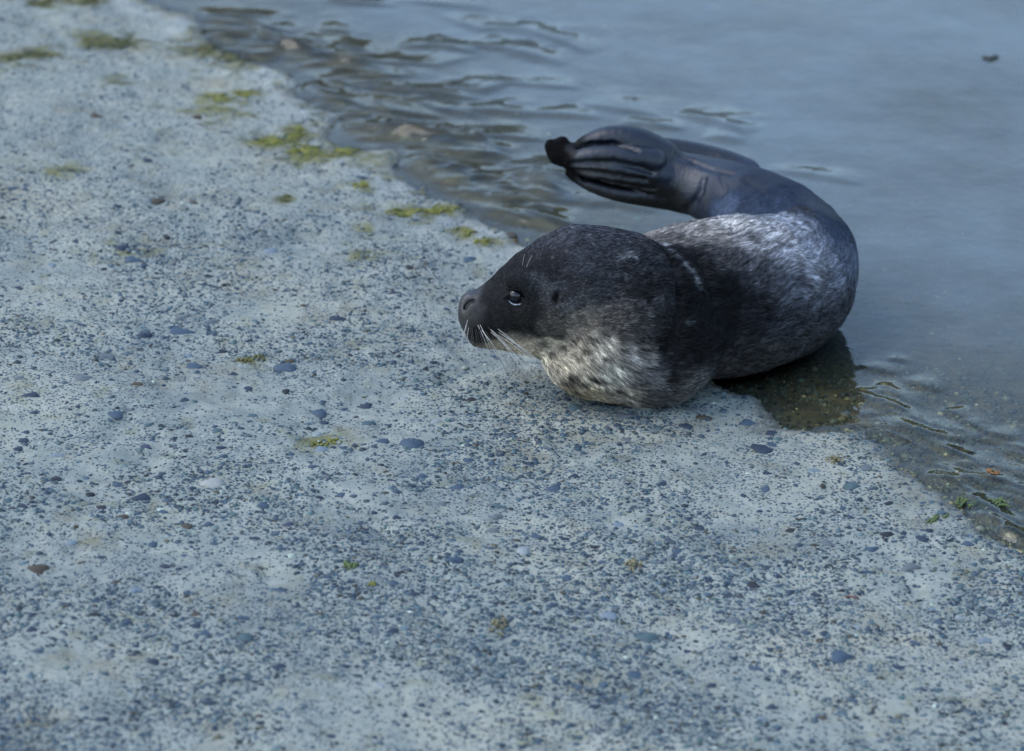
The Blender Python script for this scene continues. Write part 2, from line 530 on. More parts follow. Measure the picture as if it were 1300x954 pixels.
def stones_joined(name, pts, size, asp, rot, hgt, cols, variants, parent, sink=.35):
    """many small stones as one mesh of their own real shapes"""
    V, FL, LT, C = [], [], [], []
    off = 0
    for vi, (v, f) in enumerate(variants):
        idx = np.arange(len(pts))[vi::len(variants)]
        if len(idx) == 0:
            continue
        s, a, r, hh = size[idx], asp[idx], rot[idx], hgt[idx]
        lx, ly = v[None, :, 0] * s[:, None], v[None, :, 1] * (s * a)[:, None]
        X = lx * np.cos(r)[:, None] - ly * np.sin(r)[:, None] + pts[idx, 0][:, None]
        Y = lx * np.sin(r)[:, None] + ly * np.cos(r)[:, None] + pts[idx, 1][:, None]
        Z = (v[None, :, 2] - sink) * hh[:, None] + pts[idx, 2][:, None]
        V.append(np.stack([X, Y, Z], -1).reshape(-1, 3))
        nv = len(v)
        ff = np.concatenate([np.array(q) for q in f])
        lt = np.array([len(q) for q in f])
        base = off + np.arange(len(idx)) * nv
        FL.append((ff[None, :] + base[:, None]).ravel())
        LT.append(np.tile(lt, len(idx)))
        C.append(np.repeat(cols[idx], nv, 0))
        off += nv * len(idx)
    me = mesh_np(name, np.concatenate(V), np.concatenate(FL), np.concatenate(LT))
    attr(me, 'stone', np.concatenate(C), 'C')
    return tag(link(name, me, M_STONE, parent), kind='stuff')

def pick(n, g):
    c = PAL[g.choice(len(PAL), n, p=PW / PW.sum())] * np.array([.9, 1.0, .86])
    return c * g.uniform(.75, 1.3, (n, 1))

g = np.random.default_rng(11)
# candidates spread evenly over the ground in view
N = 205000
pu = g.uniform(-200, 1480, N); pv = 1080 - 1105 * g.uniform(0, 1, N) ** .92
z0 = np.full(N, .03)
dirs = FWD[None] + ((pu - 650) / 1300 * W)[:, None] * RT[None] - ((pv - 477) / 1300 * W)[:, None] * UP[None]
for _ in range(2):
    t = (z0 - CAM[2]) / dirs[:, 2]
    px, py = CAM[0] + dirs[:, 0] * t, CAM[1] + dirs[:, 1] * t
    z0, d0 = lookup(HG, px, py), lookup(HD, px, py)
dn = fbm2(px * 6.0 + 2, py * 6.0 + 8, 4) * 1.5 + .5 * fbm2(px * 22, py * 22 + 3, 2)
far = sstep(.15, 1.1, py)
keep_p = np.clip(.62 + 1.2 * dn, .08, 1) * (1 - .62 * far)
keep_p = np.where(d0 < 0, np.where((d0 > -.28) & (py < .15), .85, .1), keep_p)
keep_p = keep_p * np.where((pu < -30) | (pu > 1330) | (pv > 965), .55, 1)
keep = g.uniform(0, 1, N) < keep_p
keep &= d0 > -.7
px, py, z0, d0, dn = px[keep], py[keep], z0[keep], d0[keep], dn[keep]
n = len(px)
size = np.clip(.00175 * np.exp(g.normal(0.1, .45, n)), .0009, .0062)
cols = pick(n, g)
under = d0 < .004
cols[under] = cols[under] * np.array([1.0, .82, .55]) * g.uniform(.5, 2.0, (under.sum(), 1)) * np.array([1.1, 1, .85]) + np.array([.035, .028, .013])
size[under] *= g.uniform(1.0, 1.9, under.sum())
land = ~under
VAR_S = [dome(5, 2, s) for s in range(7)]
hg = size * g.uniform(.5, .95, n)
for nm, m in (('aggregate', land), ('bed_gravel', under)):
    stones_joined(nm, np.stack([px, py, z0], 1)[m], size[m], g.uniform(.55, 1, n)[m], g.uniform(0, 6.28, n)[m], hg[m], cols[m], VAR_S, slipway)

# middling stones, between grit and pebbles
N2 = 15000
pu = g.uniform(-200, 1480, N2); pv = 1080 - 1105 * g.uniform(0, 1, N2) ** .92
z1 = np.full(N2, .03)
dirs = FWD[None] + ((pu - 650) / 1300 * W)[:, None] * RT[None] - ((pv - 477) / 1300 * W)[:, None] * UP[None]
for _ in range(3):
    t = (z1 - CAM[2]) / dirs[:, 2]
    qx, qy = CAM[0] + dirs[:, 0] * t, CAM[1] + dirs[:, 1] * t
    z1, d1 = lookup(HG, qx, qy), lookup(HD, qx, qy)
kp = g.uniform(0, 1, N2) < np.clip(.5 + .5 * fbm2(qx * 6 + 2, qy * 6 + 8, 4), .15, 1) * (1 - .6 * sstep(.15, 1.0, qy))
kp &= d1 > .006
qx, qy, z1 = qx[kp], qy[kp], z1[kp]
n2 = len(qx)
s2 = np.clip(.0034 * np.exp(g.normal(0, .28, n2)), .0022, .0062)
stones_joined('coarse_aggregate', np.stack([qx, qy, z1], 1), s2, g.uniform(.55, .95, n2), g.normal(0, .6, n2), s2 * g.uniform(.35, .7, n2), pick(n2, g),
              [dome(9, 3, 40 + s_, .16) for s_ in range(6)], slipway, .3)

# stones one can pick apart: each an object of its own, u, v, width px, colour key
KEY = dict(b=(.046, .074, .105), d=(.022, .034, .055), k=(.016, .018, .021), t=(.062, .10, .108), p=(.26, .285, .28), g=(.115, .13, .135),
           l=(.16, .20, .225), w=(.32, .315, .285), n=(.062, .047, .03), v=(.05, .055, .09))
BIG = [(244, 466, 25, 'b'), (363, 468, 30, 'b'), (131, 453, 26, 'g'), (227, 422, 34, 'b'), (404, 526, 26, 'b'), (411, 537, 16, 'd'),
       (467, 538, 20, 't'), (465, 516, 17, 'd'), (233, 509, 15, 'd'), (238, 554, 13, 'k'), (283, 447, 13, 'k'), (367, 460, 16, 'n'),
       (315, 494, 14, 'd'), (402, 552, 14, 'p'), (408, 571, 19, 'l'), (179, 632, 24, 'd'), (69, 609, 18, 'k'), (150, 617, 18, 'b'),
       (146, 526, 24, 'b'), (271, 615, 34, 'w'), (114, 628, 13, 'k'), (275, 547, 15, 't'), (185, 567, 13, 'v'), (72, 579, 18, 'l'),
       (106, 481, 26, 'g'), (333, 642, 19, 'b'), (129, 645, 14, 'k'), (365, 667, 16, 'v'), (272, 691, 14, 'b'), (263, 666, 14, 'b'),
       (306, 785, 18, 'b'), (260, 804, 14, 'b'), (310, 811, 27, 't'), (438, 847, 15, 'd'), (353, 847, 19, 'd'), (194, 841, 18, 'd'),
       (138, 833, 18, 'g'), (171, 750, 18, 'l'), (356, 750, 14, 'b'), (523, 565, 36, 'b'), (486, 561, 20, 'b'), (594, 585, 16, 'b'),
       (536, 605, 16, 'b'), (626, 674, 18, 'g'), (574, 712, 24, 'b'), (680, 682, 18, 'b'), (785, 667, 18, 'l'), (774, 783, 25, 'l'),
       (820, 811, 31, 't'), (718, 734, 17, 'b'), (528, 755, 13, 'd'), (630, 657, 18, 'g'), (634, 644, 22, 't'), (806, 858, 24, 'b'),
       (967, 571, 34, 'd'), (980, 551, 17, 'd'), (948, 537, 24, 'b'), (1154, 721, 27, 'g'), (1100, 726, 14, 'b'), (1106, 698, 18, 'b'),
       (1179, 675, 15, 'd'), (1171, 685, 20, 'd'), (1123, 679, 22, 'k'), (1227, 691, 18, 'b'), (1081, 618, 22, 't'), (1033, 598, 16, 'l'),
       (1050, 691, 17, 'g'), (888, 671, 16, 'd'), (1035, 756, 16, 'd'), (1021, 804, 17, 'b'), (900, 737, 15, 'd'), (1065, 835, 34, 'b'),
       (1250, 814, 18, 'l'), (1279, 820, 14, 'k'), (840, 616, 14, 'd'), (971, 622, 15, 'b'), (1127, 639, 12, 'k'), (1194, 651, 15, 't'),
       (978, 565, 16, 'b'), (894, 531, 20, 'n'), (793, 530, 26, 'g'), (720, 508, 13, 'd'), (237, 669, 18, 'n'), (48, 724, 30, 'n'),
       (248, 780, 15, 'n'), (1236, 574, 13, 'k'), (967, 494, 12, 'k'), (1004, 512, 15, 'n'), (597, 329, 18, 'b'), (648, 300, 22, 'n'),
       (594, 380, 16, 'b'), (470, 612, 14, 'g'), (560, 640, 15, 'g'), (700, 770, 18, 'b'), (655, 818, 16, 't'), (500, 742, 16, 'b'),
       (930, 790, 20, 'g'), (860, 700, 15, 'b'), (1190, 790, 17, 'b'), (1218, 745, 15, 't'), (960, 850, 20, 'b'), (1140, 848, 18, 'd'),
       (30, 560, 16, 'd'), (25, 480, 15, 'g'), (90, 690, 16, 'l'), (40, 800, 16, 'd'), (160, 790, 14, 'b'), (210, 720, 13, 'd'),
       (122, 148, 18, 'n'), (250, 150, 16, 'n'), (245, 258, 16, 'n'), (200, 255, 20, 'n'), (230, 405, 18, 'g'), (340, 360, 15, 'g')]
PEB = [dome(10, 4, 100 + i, .24) for i in range(7)]
def seal_cover(u, v):
    return 690 < u < 1080 and 300 < v < 520 and v < np.interp(u, [690, 740, 800, 860, 905, 1000, 1080], [480, 505, 517, 510, 482, 458, 425])
tries = 0
while len(BIG) < 285 and tries < 5000:
    tries += 1
    u, v = g.uniform(5, 1295), g.uniform(300, 945) if g.random() < .93 else g.uniform(60, 300)
    p = ground_hit(u, v)
    if float(lookup(HD, np.array([p[0]]), np.array([p[1]]))[0]) < .02 or seal_cover(u, v):
        continue
    if any(abs(u - b[0]) < (b[2] + 10) * .7 and abs(v - b[1]) < 9 for b in BIG):
        continue
    BIG.append((u, v, g.uniform(9.5, 15) if g.random() < .8 else g.uniform(15, 22), g.choice(list('bbbddddktggglpn'))))
peb_mesh = {}
for i, (u, v, w, ck) in enumerate(BIG):
    p = ground_hit(u, v)
    r = w * DIST * W / 1300 / 2 * (np.linalg.norm(p - CAM) / DIST)
    key = (i % 7, ck)
    if key not in peb_mesh:
        vv, ff = PEB[key[0]]
        me = mesh_np('pebble', vv, np.concatenate([np.array(q) for q in ff]), np.array([len(q) for q in ff]))
        attr(me, 'stone', np.repeat(np.array([KEY[ck]]), len(vv), 0), 'C')
        me.materials.append(M_STONE)
        peb_mesh[key] = me
    o = link('pebble', peb_mesh[key], None, slipway)
    asp = g.uniform(.6, .95)
    r *= 1.04
    h = r * g.uniform(.32, .6)
    o.location = (p[0], p[1], p[2] - h * .36)
    o.rotation_euler = (g.normal(0, .10), g.normal(0, .10), g.normal(0, .35))
    o.scale = (r, r * asp, h)

# ------------------------------------------------------------------ the seal: one continuous body from a distance field
HS = .0026
O0, O1 = np.array([-.10, -.24, -.03]), np.array([.56, .54, .31])
NX, NY, NZ = (np.ceil((O1 - O0) / HS).astype(int) + 1)
ax = [O0[i] + HS * np.arange(n_) for i, n_ in enumerate((NX, NY, NZ))]
BIGV = 9.0

def block(c, rad):
    sl = []
    for i in range(3):
        a = int(np.clip(np.floor((c[i] - rad[i] - O0[i]) / HS), 0, len(ax[i]) - 1))
        b = int(np.clip(np.ceil((c[i] + rad[i] - O0[i]) / HS) + 1, 1, len(ax[i])))
        sl.append(slice(a, b))
    return tuple(sl)

def smin(a, b, k):
    h = np.maximum(k - np.abs(a - b), 0) / k
    return np.minimum(a, b) - h * h * k * .25

class Field:
    def __init__(self, k):
        self.k = k
        self.f = np.full((NX, NY, NZ), BIGV, np.float32)
    def put(self, sl, d, k=None):
        self.f[sl] = smin(self.f[sl], d.astype(np.float32), k or self.k)
    def coords(self, sl):
        return ax[0][sl[0]][:, None, None], ax[1][sl[1]][None, :, None], ax[2][sl[2]][None, None, :]
    def ell(self, c, r, k=None, rot=None):
        c, r = np.asarray(c), np.asarray(r, float)
        sl = block(c, np.full(3, r.max() + .05))
        x, y, z = self.coords(sl)
        q = [x - c[0], y - c[1], z - c[2]]
        if rot is not None:
            m = np.array(rot.to_3x3()).T
            q = [m[i, 0] * q[0] + m[i, 1] * q[1] + m[i, 2] * q[2] for i in range(3)]
        k0 = np.sqrt(sum((q[i] / r[i]) ** 2 for i in range(3))) + 1e-6
        k1 = np.sqrt(sum((q[i] / r[i] ** 2) ** 2 for i in range(3))) + 1e-6
        self.put(sl, k0 * (k0 - 1) / k1, k)
    def cone(self, a, b, ra, rb, k=None):
        a, b = np.asarray(a), np.asarray(b)
        c, e = (a + b) / 2, b - a
        sl = block(c, np.abs(e) / 2 + max(ra, rb) + .05)
        x, y, z = self.coords(sl)
        t = np.clip(((x - a[0]) * e[0] + (y - a[1]) * e[1] + (z - a[2]) * e[2]) / max(e @ e, 1e-9), 0, 1)
        d = np.sqrt((x - a[0] - t * e[0]) ** 2 + (y - a[1] - t * e[1]) ** 2 + (z - a[2] - t * e[2]) ** 2) - (ra + t * (rb - ra))
        self.put(sl, d, k)
    def chain(self, pts, rads, sub=4, k=None):
        pts, rads = np.asarray(pts), np.asarray(rads)
        Q, R = spline(pts, sub), spline(rads[:, None], sub)[:, 0]
        tmp = Field(.0006)
        for i in range(len(Q) - 1):
            tmp.cone(Q[i], Q[i + 1], R[i], R[i + 1])
        m = tmp.f < 1
        idx = np.where(m.any((1, 2)))[0], np.where(m.any((0, 2)))[0], np.where(m.any((0, 1)))[0]
        sl = tuple(slice(i[0], i[-1] + 1) for i in idx)
        self.put(sl, tmp.f[sl], k)
        return Q

def spline(p, sub):
    p = np.asarray(p, float)
    out = []
    n_ = len(p)
    for i in range(n_ - 1):
        p0, p1, p2, p3 = p[max(i - 1, 0)], p[i], p[i + 1], p[min(i + 2, n_ - 1)]
        for s in range(sub):
            t = s / sub
            out.append(.5 * (2 * p1 + (p2 - p0) * t + (2 * p0 - 5 * p1 + 4 * p2 - p3) * t * t + (3 * p1 - p0 - 3 * p2 + p3) * t ** 3))
    out.append(p[-1])
    return np.array(out)

MM = DIST * W / 1300           # metres per pixel at the aim distance
HY = -.105
head = Field(.022)
head.ell(P(736, 366, HY), (.082, .066, .086))
head.ell(P(786, 371, HY + .015), (.083, .078, .084))
head.chain([P(690, 366, HY), P(668, 371, HY - .003), P(640, 387, HY - .006), P(615, 398, HY - .009), P(603, 401, HY - .010)],
           [.058, .046, .0385, .031, .023], 3)
head.ell(P(614, 418, HY - .024), (.025, .021, .024), .012)          # whisker pads
head.ell(P(614, 414, HY + .008), (.025, .021, .024), .012)
head.ell(P(598, 387, HY - .010), (.0150, .019, .018), .009)         # nose pad
head.chain([P(608, 429, HY - .009), P(645, 425, HY - .007), P(700, 424, HY), P(745, 432, HY)], [.014, .024, .036, .05], 4, .009)
head.ell(P(662, 357, HY - .044), (.022, .012, .010), .016)          # brow
head.ell(P(690, 402, HY - .045), (.03, .014, .022), .02)            # cheek
trunk = Field(.03)
trunk.ell(P(800, 414, HY + .01), (.108, .098, .106))                # throat and chest
trunk.ell(P(745, 450, HY + .00), (.062, .060, .052))
trunk.ell(P(836, 430, HY + .03), (.082, .090, .090))
TRUNK_C = [P(800, 400, -.09), P(870, 385, .0), P(925, 377, .055), P(985, 364, .115), P(1008, 335, .20), P(985, 294, .285),
           P(940, 258, .35), P(896, 239, .39), P(852, 224, .41)]
TRUNK_R = [.088, .107, .112, .103, .092, .077, .058, .047, .038]
spine_t = trunk.chain(TRUNK_C, TRUNK_R, 10)[::3]
hind = Field(.008)
FY = .405
def fl(u, v, dy=0):
    return P(u, v, FY + dy)
hind.chain([fl(880, 232), fl(850, 222, -.002), fl(815, 212, -.002), fl(780, 208, 0)], [.036, .031, .023, .016], 4)
hind.chain([fl(845, 196, .004), fl(808, 180, .006), fl(772, 175, .006), fl(742, 183, .004), fl(733, 188, .002)], [.020, .022, .0175, .011, .006], 4, .0035)
hind.chain([fl(830, 205, -.02), fl(790, 199, -.026), fl(752, 197, -.024), fl(728, 203, -.018), fl(720, 208, -.016)], [.020, .0165, .013, .010, .006], 4, .0028)
hind.chain([fl(840, 222, -.022), fl(800, 217, -.03), fl(757, 212, -.026), fl(722, 211, -.016)], [.018, .012, .009, .006], 4, .0028)
hind.chain([fl(845, 234, -.02), fl(805, 231, -.027), fl(765, 225, -.024), fl(728, 216, -.014)], [.018, .011, .0085, .005], 4, .0028)
hind.chain([fl(864, 250, -.01), fl(820, 250, -.018), fl(780, 245, -.017), fl(745, 234, -.012), fl(722, 220, -.008)], [.024, .015, .012, .009, .006], 4, .0028)
hind.ell(fl(775, 214, .004), (.05, .012, .028), .008)
for (u, v, dy, rx, rz) in ((708, 192, -.004, .016, .017), (699, 186, .0, .010, .012), (713, 182, .002, .011, .010), (705, 199, -.006, .010, .012), (718, 200, -.008, .015, .016), (727, 203, -.008, .013, .018), (722, 193, -.004, .013, .012)):
    hind.ell(fl(u, v, dy), (rx, .011, rz), .005)                      # dark furred toe ends
hind.cone(fl(712, 195, .0), fl(740, 202, -.004), .014, .017, .010)
# the other hind flipper lies behind
hind.chain([fl(945, 222, .03), fl(905, 203, .045), fl(868, 192, .05), fl(832, 187, .05), fl(800, 185, .045)], [.026, .020, .017, .015, .010], 4, .006)
F = trunk.f
F = smin(F, hind.f, .012)
F = smin(F, head.f, .0045)
# little dark tuft of the tail side, on the hip
tuft = Field(.01); tuft.f = F
for (u, v, y, r) in ((1004, 271, .235, .011), (1016, 267, .237, .011), (1028, 272, .238, .010)):
    tuft.ell(P(u, v, y), (r, r, r * 1.2), .008)
F = tuft.f

def tri(Fg, p):
    q = (p - O0) / HS
    i = np.clip(np.floor(q).astype(int), 0, np.array(Fg.shape) - 2)
    f = q - i
    r = 0
    for dx in (0, 1):
        for dy in (0, 1):
            for dz in (0, 1):
                r += (f[0] if dx else 1 - f[0]) * (f[1] if dy else 1 - f[1]) * (f[2] if dz else 1 - f[2]) * Fg[i[0] + dx, i[1] + dy, i[2] + dz]
    return r

def hit_field(u, v):
    d = ray(u, v); d = d / np.linalg.norm(d)
    t = 3.9
    while t < 5.3:
        p = CAM + d * t
        if np.all(p > O0 + HS) and np.all(p < O1 - HS) and tri(F, p) < 0:
            return p
        t += .001
    return None

def carve(p, r, rot=None, k=.004):
    """dig an ellipsoid out of the field"""
    global F
    t = Field(.001)
    t.ell(p, r, .001, rot)
    m = t.f < 1
    idx = np.where(m.any((1, 2)))[0], np.where(m.any((0, 2)))[0], np.where(m.any((0, 1)))[0]
    sl = tuple(slice(i[0], i[-1] + 1) for i in idx)
    F[sl] = -smin(-F[sl], t.f[sl], k)

def carve_path(px, r, k=.004):
    pts = [hit_field(u, v) for u, v in px]
    pts = [p for p in pts if p is not None]
    for p, q in zip(pts[:-1], pts[1:]):
        t = Field(.001)
        t.cone(p, q, r, r, .001)
        m = t.f < 1
        idx = np.where(m.any((1, 2)))[0], np.where(m.any((0, 2)))[0], np.where(m.any((0, 1)))[0]
        sl = tuple(slice(i[0], i[-1] + 1) for i in idx)
        F[sl] = -smin(-F[sl], t.f[sl], k)

EYE_P = hit_field(655, 377)
EAR_P = hit_field(706, 380)
NOSTRIL = [hit_field(u, v) for u, v in ((588, 393), (590, 387), (595, 382), (602, 380))]
carve_path([(589, 392), (591, 386), (596, 381), (602, 380)], .0030)
carve(EAR_P, (.0042, .006, .010), Matrix.Rotation(.12, 4, 'Y'))
carve(EYE_P + np.array([0, -.002, 0]), (.013, .009, .0085), Matrix.Rotation(-.25, 4, 'Y'), .006)
carve_path([(599, 428), (612, 433), (632, 434), (655, 437), (676, 434)], .0022)
carve_path([(736, 188), (752, 185), (775, 184), (795, 186), (808, 191)], .0056, .002)          # gaps between the toes
carve_path([(726, 209), (745, 207), (780, 207), (812, 213), (828, 219)], .0052, .002)
carve_path([(728, 217), (750, 218), (785, 223), (820, 229)], .0042, .002)
carve_path([(742, 227), (765, 231), (795, 236), (830, 241)], .0042, .002)
carve_path([(893, 228), (890, 243), (882, 256), (872, 266)], .0030, .008)                      # ankle crease
carve_path([(860, 197), (880, 206), (905, 216), (930, 222)], .0036, .004)                      # between the two flippers
carve_path([(945, 228), (965, 240), (980, 256), (985, 272)], .0016, .008)
carve_path([(1000, 238), (1022, 255), (1035, 272)], .0016, .008)
carve_path([(915, 224), (922, 240), (918, 256)], .0014, .006)
carve_path([(846, 320), (856, 342), (861, 370), (860, 400), (853, 428), (843, 450)], .0048, .007)   # neck crease
carve_path([(885, 330), (897, 352), (903, 380)], .0022, .010)
# rest on the ground: flatten what would sink into it
XX, YY = np.meshgrid(ax[0], ax[1], indexing='ij')
dd = shore_sd(XX.ravel(), YY.ravel()).reshape(XX.shape)
gz = np.where(dd > 0, .072 * dd, .055 * dd) - .004
F = -smin(-F, -(gz[:, :, None] - ax[2][None, None, :]).astype(np.float32), .02)

def surface_nets(Fg):
    s = Fg < 0
    nx, ny, nz = Fg.shape
    c = [(i, j, k) for i in (0, 1) for j in (0, 1) for k in (0, 1)]
    sub = lambda A, o: A[o[0]:nx - 1 + o[0], o[1]:ny - 1 + o[1], o[2]:nz - 1 + o[2]]
    cnt = sum(sub(s, o).astype(np.int8) for o in c)
    ci = np.argwhere((cnt > 0) & (cnt < 8))
    acc = np.zeros((len(ci), 3)); num = np.zeros(len(ci))
    for o in c:
        for a in range(3):
            if o[a] == 1:
                continue
            o2 = list(o); o2[a] = 1
            f0 = Fg[ci[:, 0] + o[0], ci[:, 1] + o[1], ci[:, 2] + o[2]].astype(float)
            f1 = Fg[ci[:, 0] + o2[0], ci[:, 1] + o2[1], ci[:, 2] + o2[2]].astype(float)
            m = (f0 < 0) != (f1 < 0)
            t = np.where(m, f0 / np.where(m, f0 - f1, 1), 0)
            p = np.tile(np.array(o, float), (len(ci), 1)); p[:, a] += t
            acc += p * m[:, None]; num += m
    V = (ci + acc / num[:, None]) * HS + O0
    idm = np.full((nx - 1, ny - 1, nz - 1), -1, np.int64)
    idm[tuple(ci.T)] = np.arange(len(ci))
    Q = []
    for a in range(3):
        b, d = (a + 1) % 3, (a + 2) % 3
        lo = [slice(None)] * 3; hi = [slice(None)] * 3
        lo[a], hi[a] = slice(0, -1), slice(1, None)
        e = np.argwhere(s[tuple(lo)] != s[tuple(hi)])
        e = e[(e[:, b] > 0) & (e[:, d] > 0) & (e[:, b] < Fg.shape[b] - 1) & (e[:, d] < Fg.shape[d] - 1)]
        flip = s[tuple(e.T)]
        def at(db, ddd):
            q = e.copy(); q[:, b] -= db; q[:, d] -= ddd
            return idm[tuple(q.T)]
        q = np.stack([at(1, 1), at(0, 1), at(0, 0), at(1, 0)], 1)
        q[~flip] = q[~flip][:, ::-1]
        Q.append(q)
    return V, np.concatenate(Q)

SV, SQ = surface_nets(F)
# relax the net a little
ed = np.concatenate([SQ[:, [0, 1]], SQ[:, [1, 2]], SQ[:, [2, 3]], SQ[:, [3, 0]]])
deg = np.bincount(ed.ravel(), minlength=len(SV)).astype(float)
def relax(A, lam):
    s = np.stack([np.bincount(ed[:, 0], A[ed[:, 1], i], len(A)) + np.bincount(ed[:, 1], A[ed[:, 0], i], len(A)) for i in range(A.shape[1])], 1)
    return A + lam * (s / deg[:, None] - A)
for lam in (.5, -.52, .5, -.52, .5, -.52, .5, .4):
    SV = relax(SV, lam)

def vnormals(V, Q):
    fn = np.cross(V[Q[:, 2]] - V[Q[:, 0]], V[Q[:, 3]] - V[Q[:, 1]])
    nn = np.zeros_like(V)
    for i in range(4):
        for a in range(3):
            nn[:, a] += np.bincount(Q[:, i], fn[:, a], len(V))
    return nn / (np.linalg.norm(nn, axis=1, keepdims=True) + 1e-12)
SN = vnormals(SV, SQ)

# coat: patches anchored on the body, colour and hair length (mm)
ANCH = [  # u, v, colour, length
    (592, 375, (.06, .057, .058), 0), (587, 388, (.062, .058, .06), 0), (590, 402, (.05, .047, .049), 0), (600, 400, (.03, .029, .03), .8), (625, 372, (.034, .033, .035), 2), (640, 400, (.030, .029, .031), 2.2),
    (612, 418, (.016, .015, .015), 1.2), (640, 350, (.034, .034, .037), 2.5), (655, 360, (.030, .030, .032), 2.5), (670, 390, (.026, .025, .026), 2.5),
    (665, 412, (.030, .028, .026), 2.5), (630, 438, (.20, .165, .12), 2), (660, 446, (.26, .215, .155), 3), (690, 340, (.028, .029, .034), 3),
    (700, 300, (.06, .062, .074), 4), (740, 290, (.066, .068, .082), 5), (740, 330, (.055, .057, .068), 5), (780, 300, (.056, .057, .066), 5),
    (690, 365, (.065, .065, .07), 3), (725, 375, (.05, .05, .053), 4), (770, 360, (.042, .043, .048), 5), (815, 320, (.044, .044, .05), 6),
    (820, 370, (.028, .028, .031), 6), (845, 370, (.030, .030, .033), 6), (700, 410, (.085, .074, .062), 4), (740, 405, (.105, .092, .078), 5),
    (780, 405, (.085, .076, .068), 6), (820, 415, (.055, .051, .050), 7), (845, 430, (.022, .021, .022), 7), (700, 435, (.28, .24, .185), 5),
    (735, 440, (.31, .27, .21), 7), (700, 460, (.34, .295, .225), 7), (735, 470, (.31, .27, .21), 8), (770, 440, (.28, .255, .215), 8),
    (780, 475, (.29, .27, .235), 9), (735, 495, (.22, .18, .12), 7), (790, 500, (.16, .14, .115), 8), (810, 450, (.17, .16, .15), 9),
    (830, 480, (.10, .095, .095), 9), (850, 500, (.07, .065, .065), 9), (850, 465, (.030, .028, .030), 9), (872, 490, (.09, .085, .08), 8),
    (880, 440, (.017, .016, .017), 9), (880, 380, (.013, .012, .013), 9), (870, 330, (.020, .018, .018), 9), (855, 305, (.10, .088, .078), 9),
    (835, 285, (.22, .195, .17), 9), (870, 280, (.30, .265, .23), 9), (900, 300, (.17, .147, .13), 10), (920, 330, (.075, .066, .064), 10),
    (920, 370, (.014, .013, .014), 10), (920, 420, (.014, .013, .014), 10), (925, 455, (.045, .042, .042), 9), (960, 400, (.028, .027, .031), 10),
    (960, 350, (.06, .058, .064), 10), (950, 310, (.20, .187, .183), 10), (925, 285, (.29, .265, .24), 10), (985, 300, (.27, .255, .25), 10),
    (1000, 330, (.19, .185, .20), 10), (1010, 370, (.075, .078, .092), 10), (1000, 410, (.045, .046, .054), 9), (985, 450, (.05, .048, .047), 8),
    (1040, 330, (.17, .175, .195), 9), (1060, 360, (.10, .105, .125), 8), (1075, 390, (.050, .052, .062), 6), (1050, 410, (.05, .051, .058), 7),
    (1045, 430, (.04, .04, .042), 6), (1080, 330, (.075, .085, .11), 4), (1058, 292, (.045, .06, .095), 1.5), (1030, 290, (.11, .115, .135), 6),
    (1040, 262, (.022, .033, .06), .6), (1012, 285, (.20, .20, .21), 8), (985, 262, (.036, .052, .088), 1.8),
    (950, 265, (.040, .057, .092), 1.8), (920, 262, (.055, .075, .115), 1.8), (960, 235, (.020, .031, .06), .8), (920, 235, (.022, .034, .064), .4),
    (890, 240, (.022, .034, .066), 0), (850, 215, (.019, .029, .056), 0), (800, 180, (.015, .023, .046), 0), (760, 170, (.014, .022, .046), 0),
    (790, 205, (.019, .028, .05), 0), (740, 200, (.03, .04, .062), 0), (800, 235, (.010, .012, .018), 0), (760, 225, (.012, .014, .020), 0),
    (840, 250, (.016, .017, .021), 0), (705, 190, (.010, .008, .008), 4), (700, 180, (.012, .009, .008), 4), (715, 200, (.012, .010, .010), 2), (722, 190, (.03, .026, .026), .5), (880, 190, (.026, .032, .048), 0), (850, 183, (.024, .029, .043), 0)]
AP, AC, AL = [], [], []
for u, v, c, L in ANCH:
    p = hit_field(u, v)
    if p is None:
        p = P(u, v, .40 if v < 215 and u < 960 else 0.0)
    AP.append(p); AC.append(c); AL.append(L)
AP, AC, AL = np.array(AP), np.array(AC), np.array(AL)
AC = AC * np.clip((AC.mean(1, keepdims=True) / .085) ** .55, .30, 1.3) * np.where(AC.mean(1, keepdims=True) < .08, .68, 1.06)
# hidden far side and belly: same markings as the side in view
EXTRA = [((.06, .0, .20), (.03, .03, .036), 5), ((.15, .0, .24), (.022, .022, .024), 6), ((.18, .05, .10), (.12, .11, .10), 9), ((.10, -.03, .10), (.22, .18, .13), 7),
         ((.30, .17, .06), (.20, .19, .18), 9), ((.24, .10, .14), (.10, .09, .085), 9), ((.35, .40, .04), (.03, .045, .08), .5), ((.42, .33, .12), (.035, .05, .085), .8), ((.38, .38, .12), (.03, .045, .08), .5)]
AP = np.vstack([AP, [e[0] for e in EXTRA]]); AC = np.vstack([AC, [e[1] for e in EXTRA]]); AL = np.concatenate([AL, [e[2] for e in EXTRA]])

def coat(p):
    wsum = np.zeros(len(p)); c = np.zeros((len(p), 3)); L = np.zeros(len(p))
    wob = np.stack([vn3(p * 55 + 3), vn3(p * 55 + 19), vn3(p * 55 + 37)], 1) * .007
    q = p + wob
    for a, cc, ll in zip(AP, AC, AL):
        w = 1 / (((q - a) ** 2).sum(1) + .010 ** 2) ** 2.2
        wsum += w; c += w[:, None] * np.log(np.array(cc)); L += w * ll
    c = np.exp(c / wsum[:, None]); L = L / wsum
    return c, L * .001

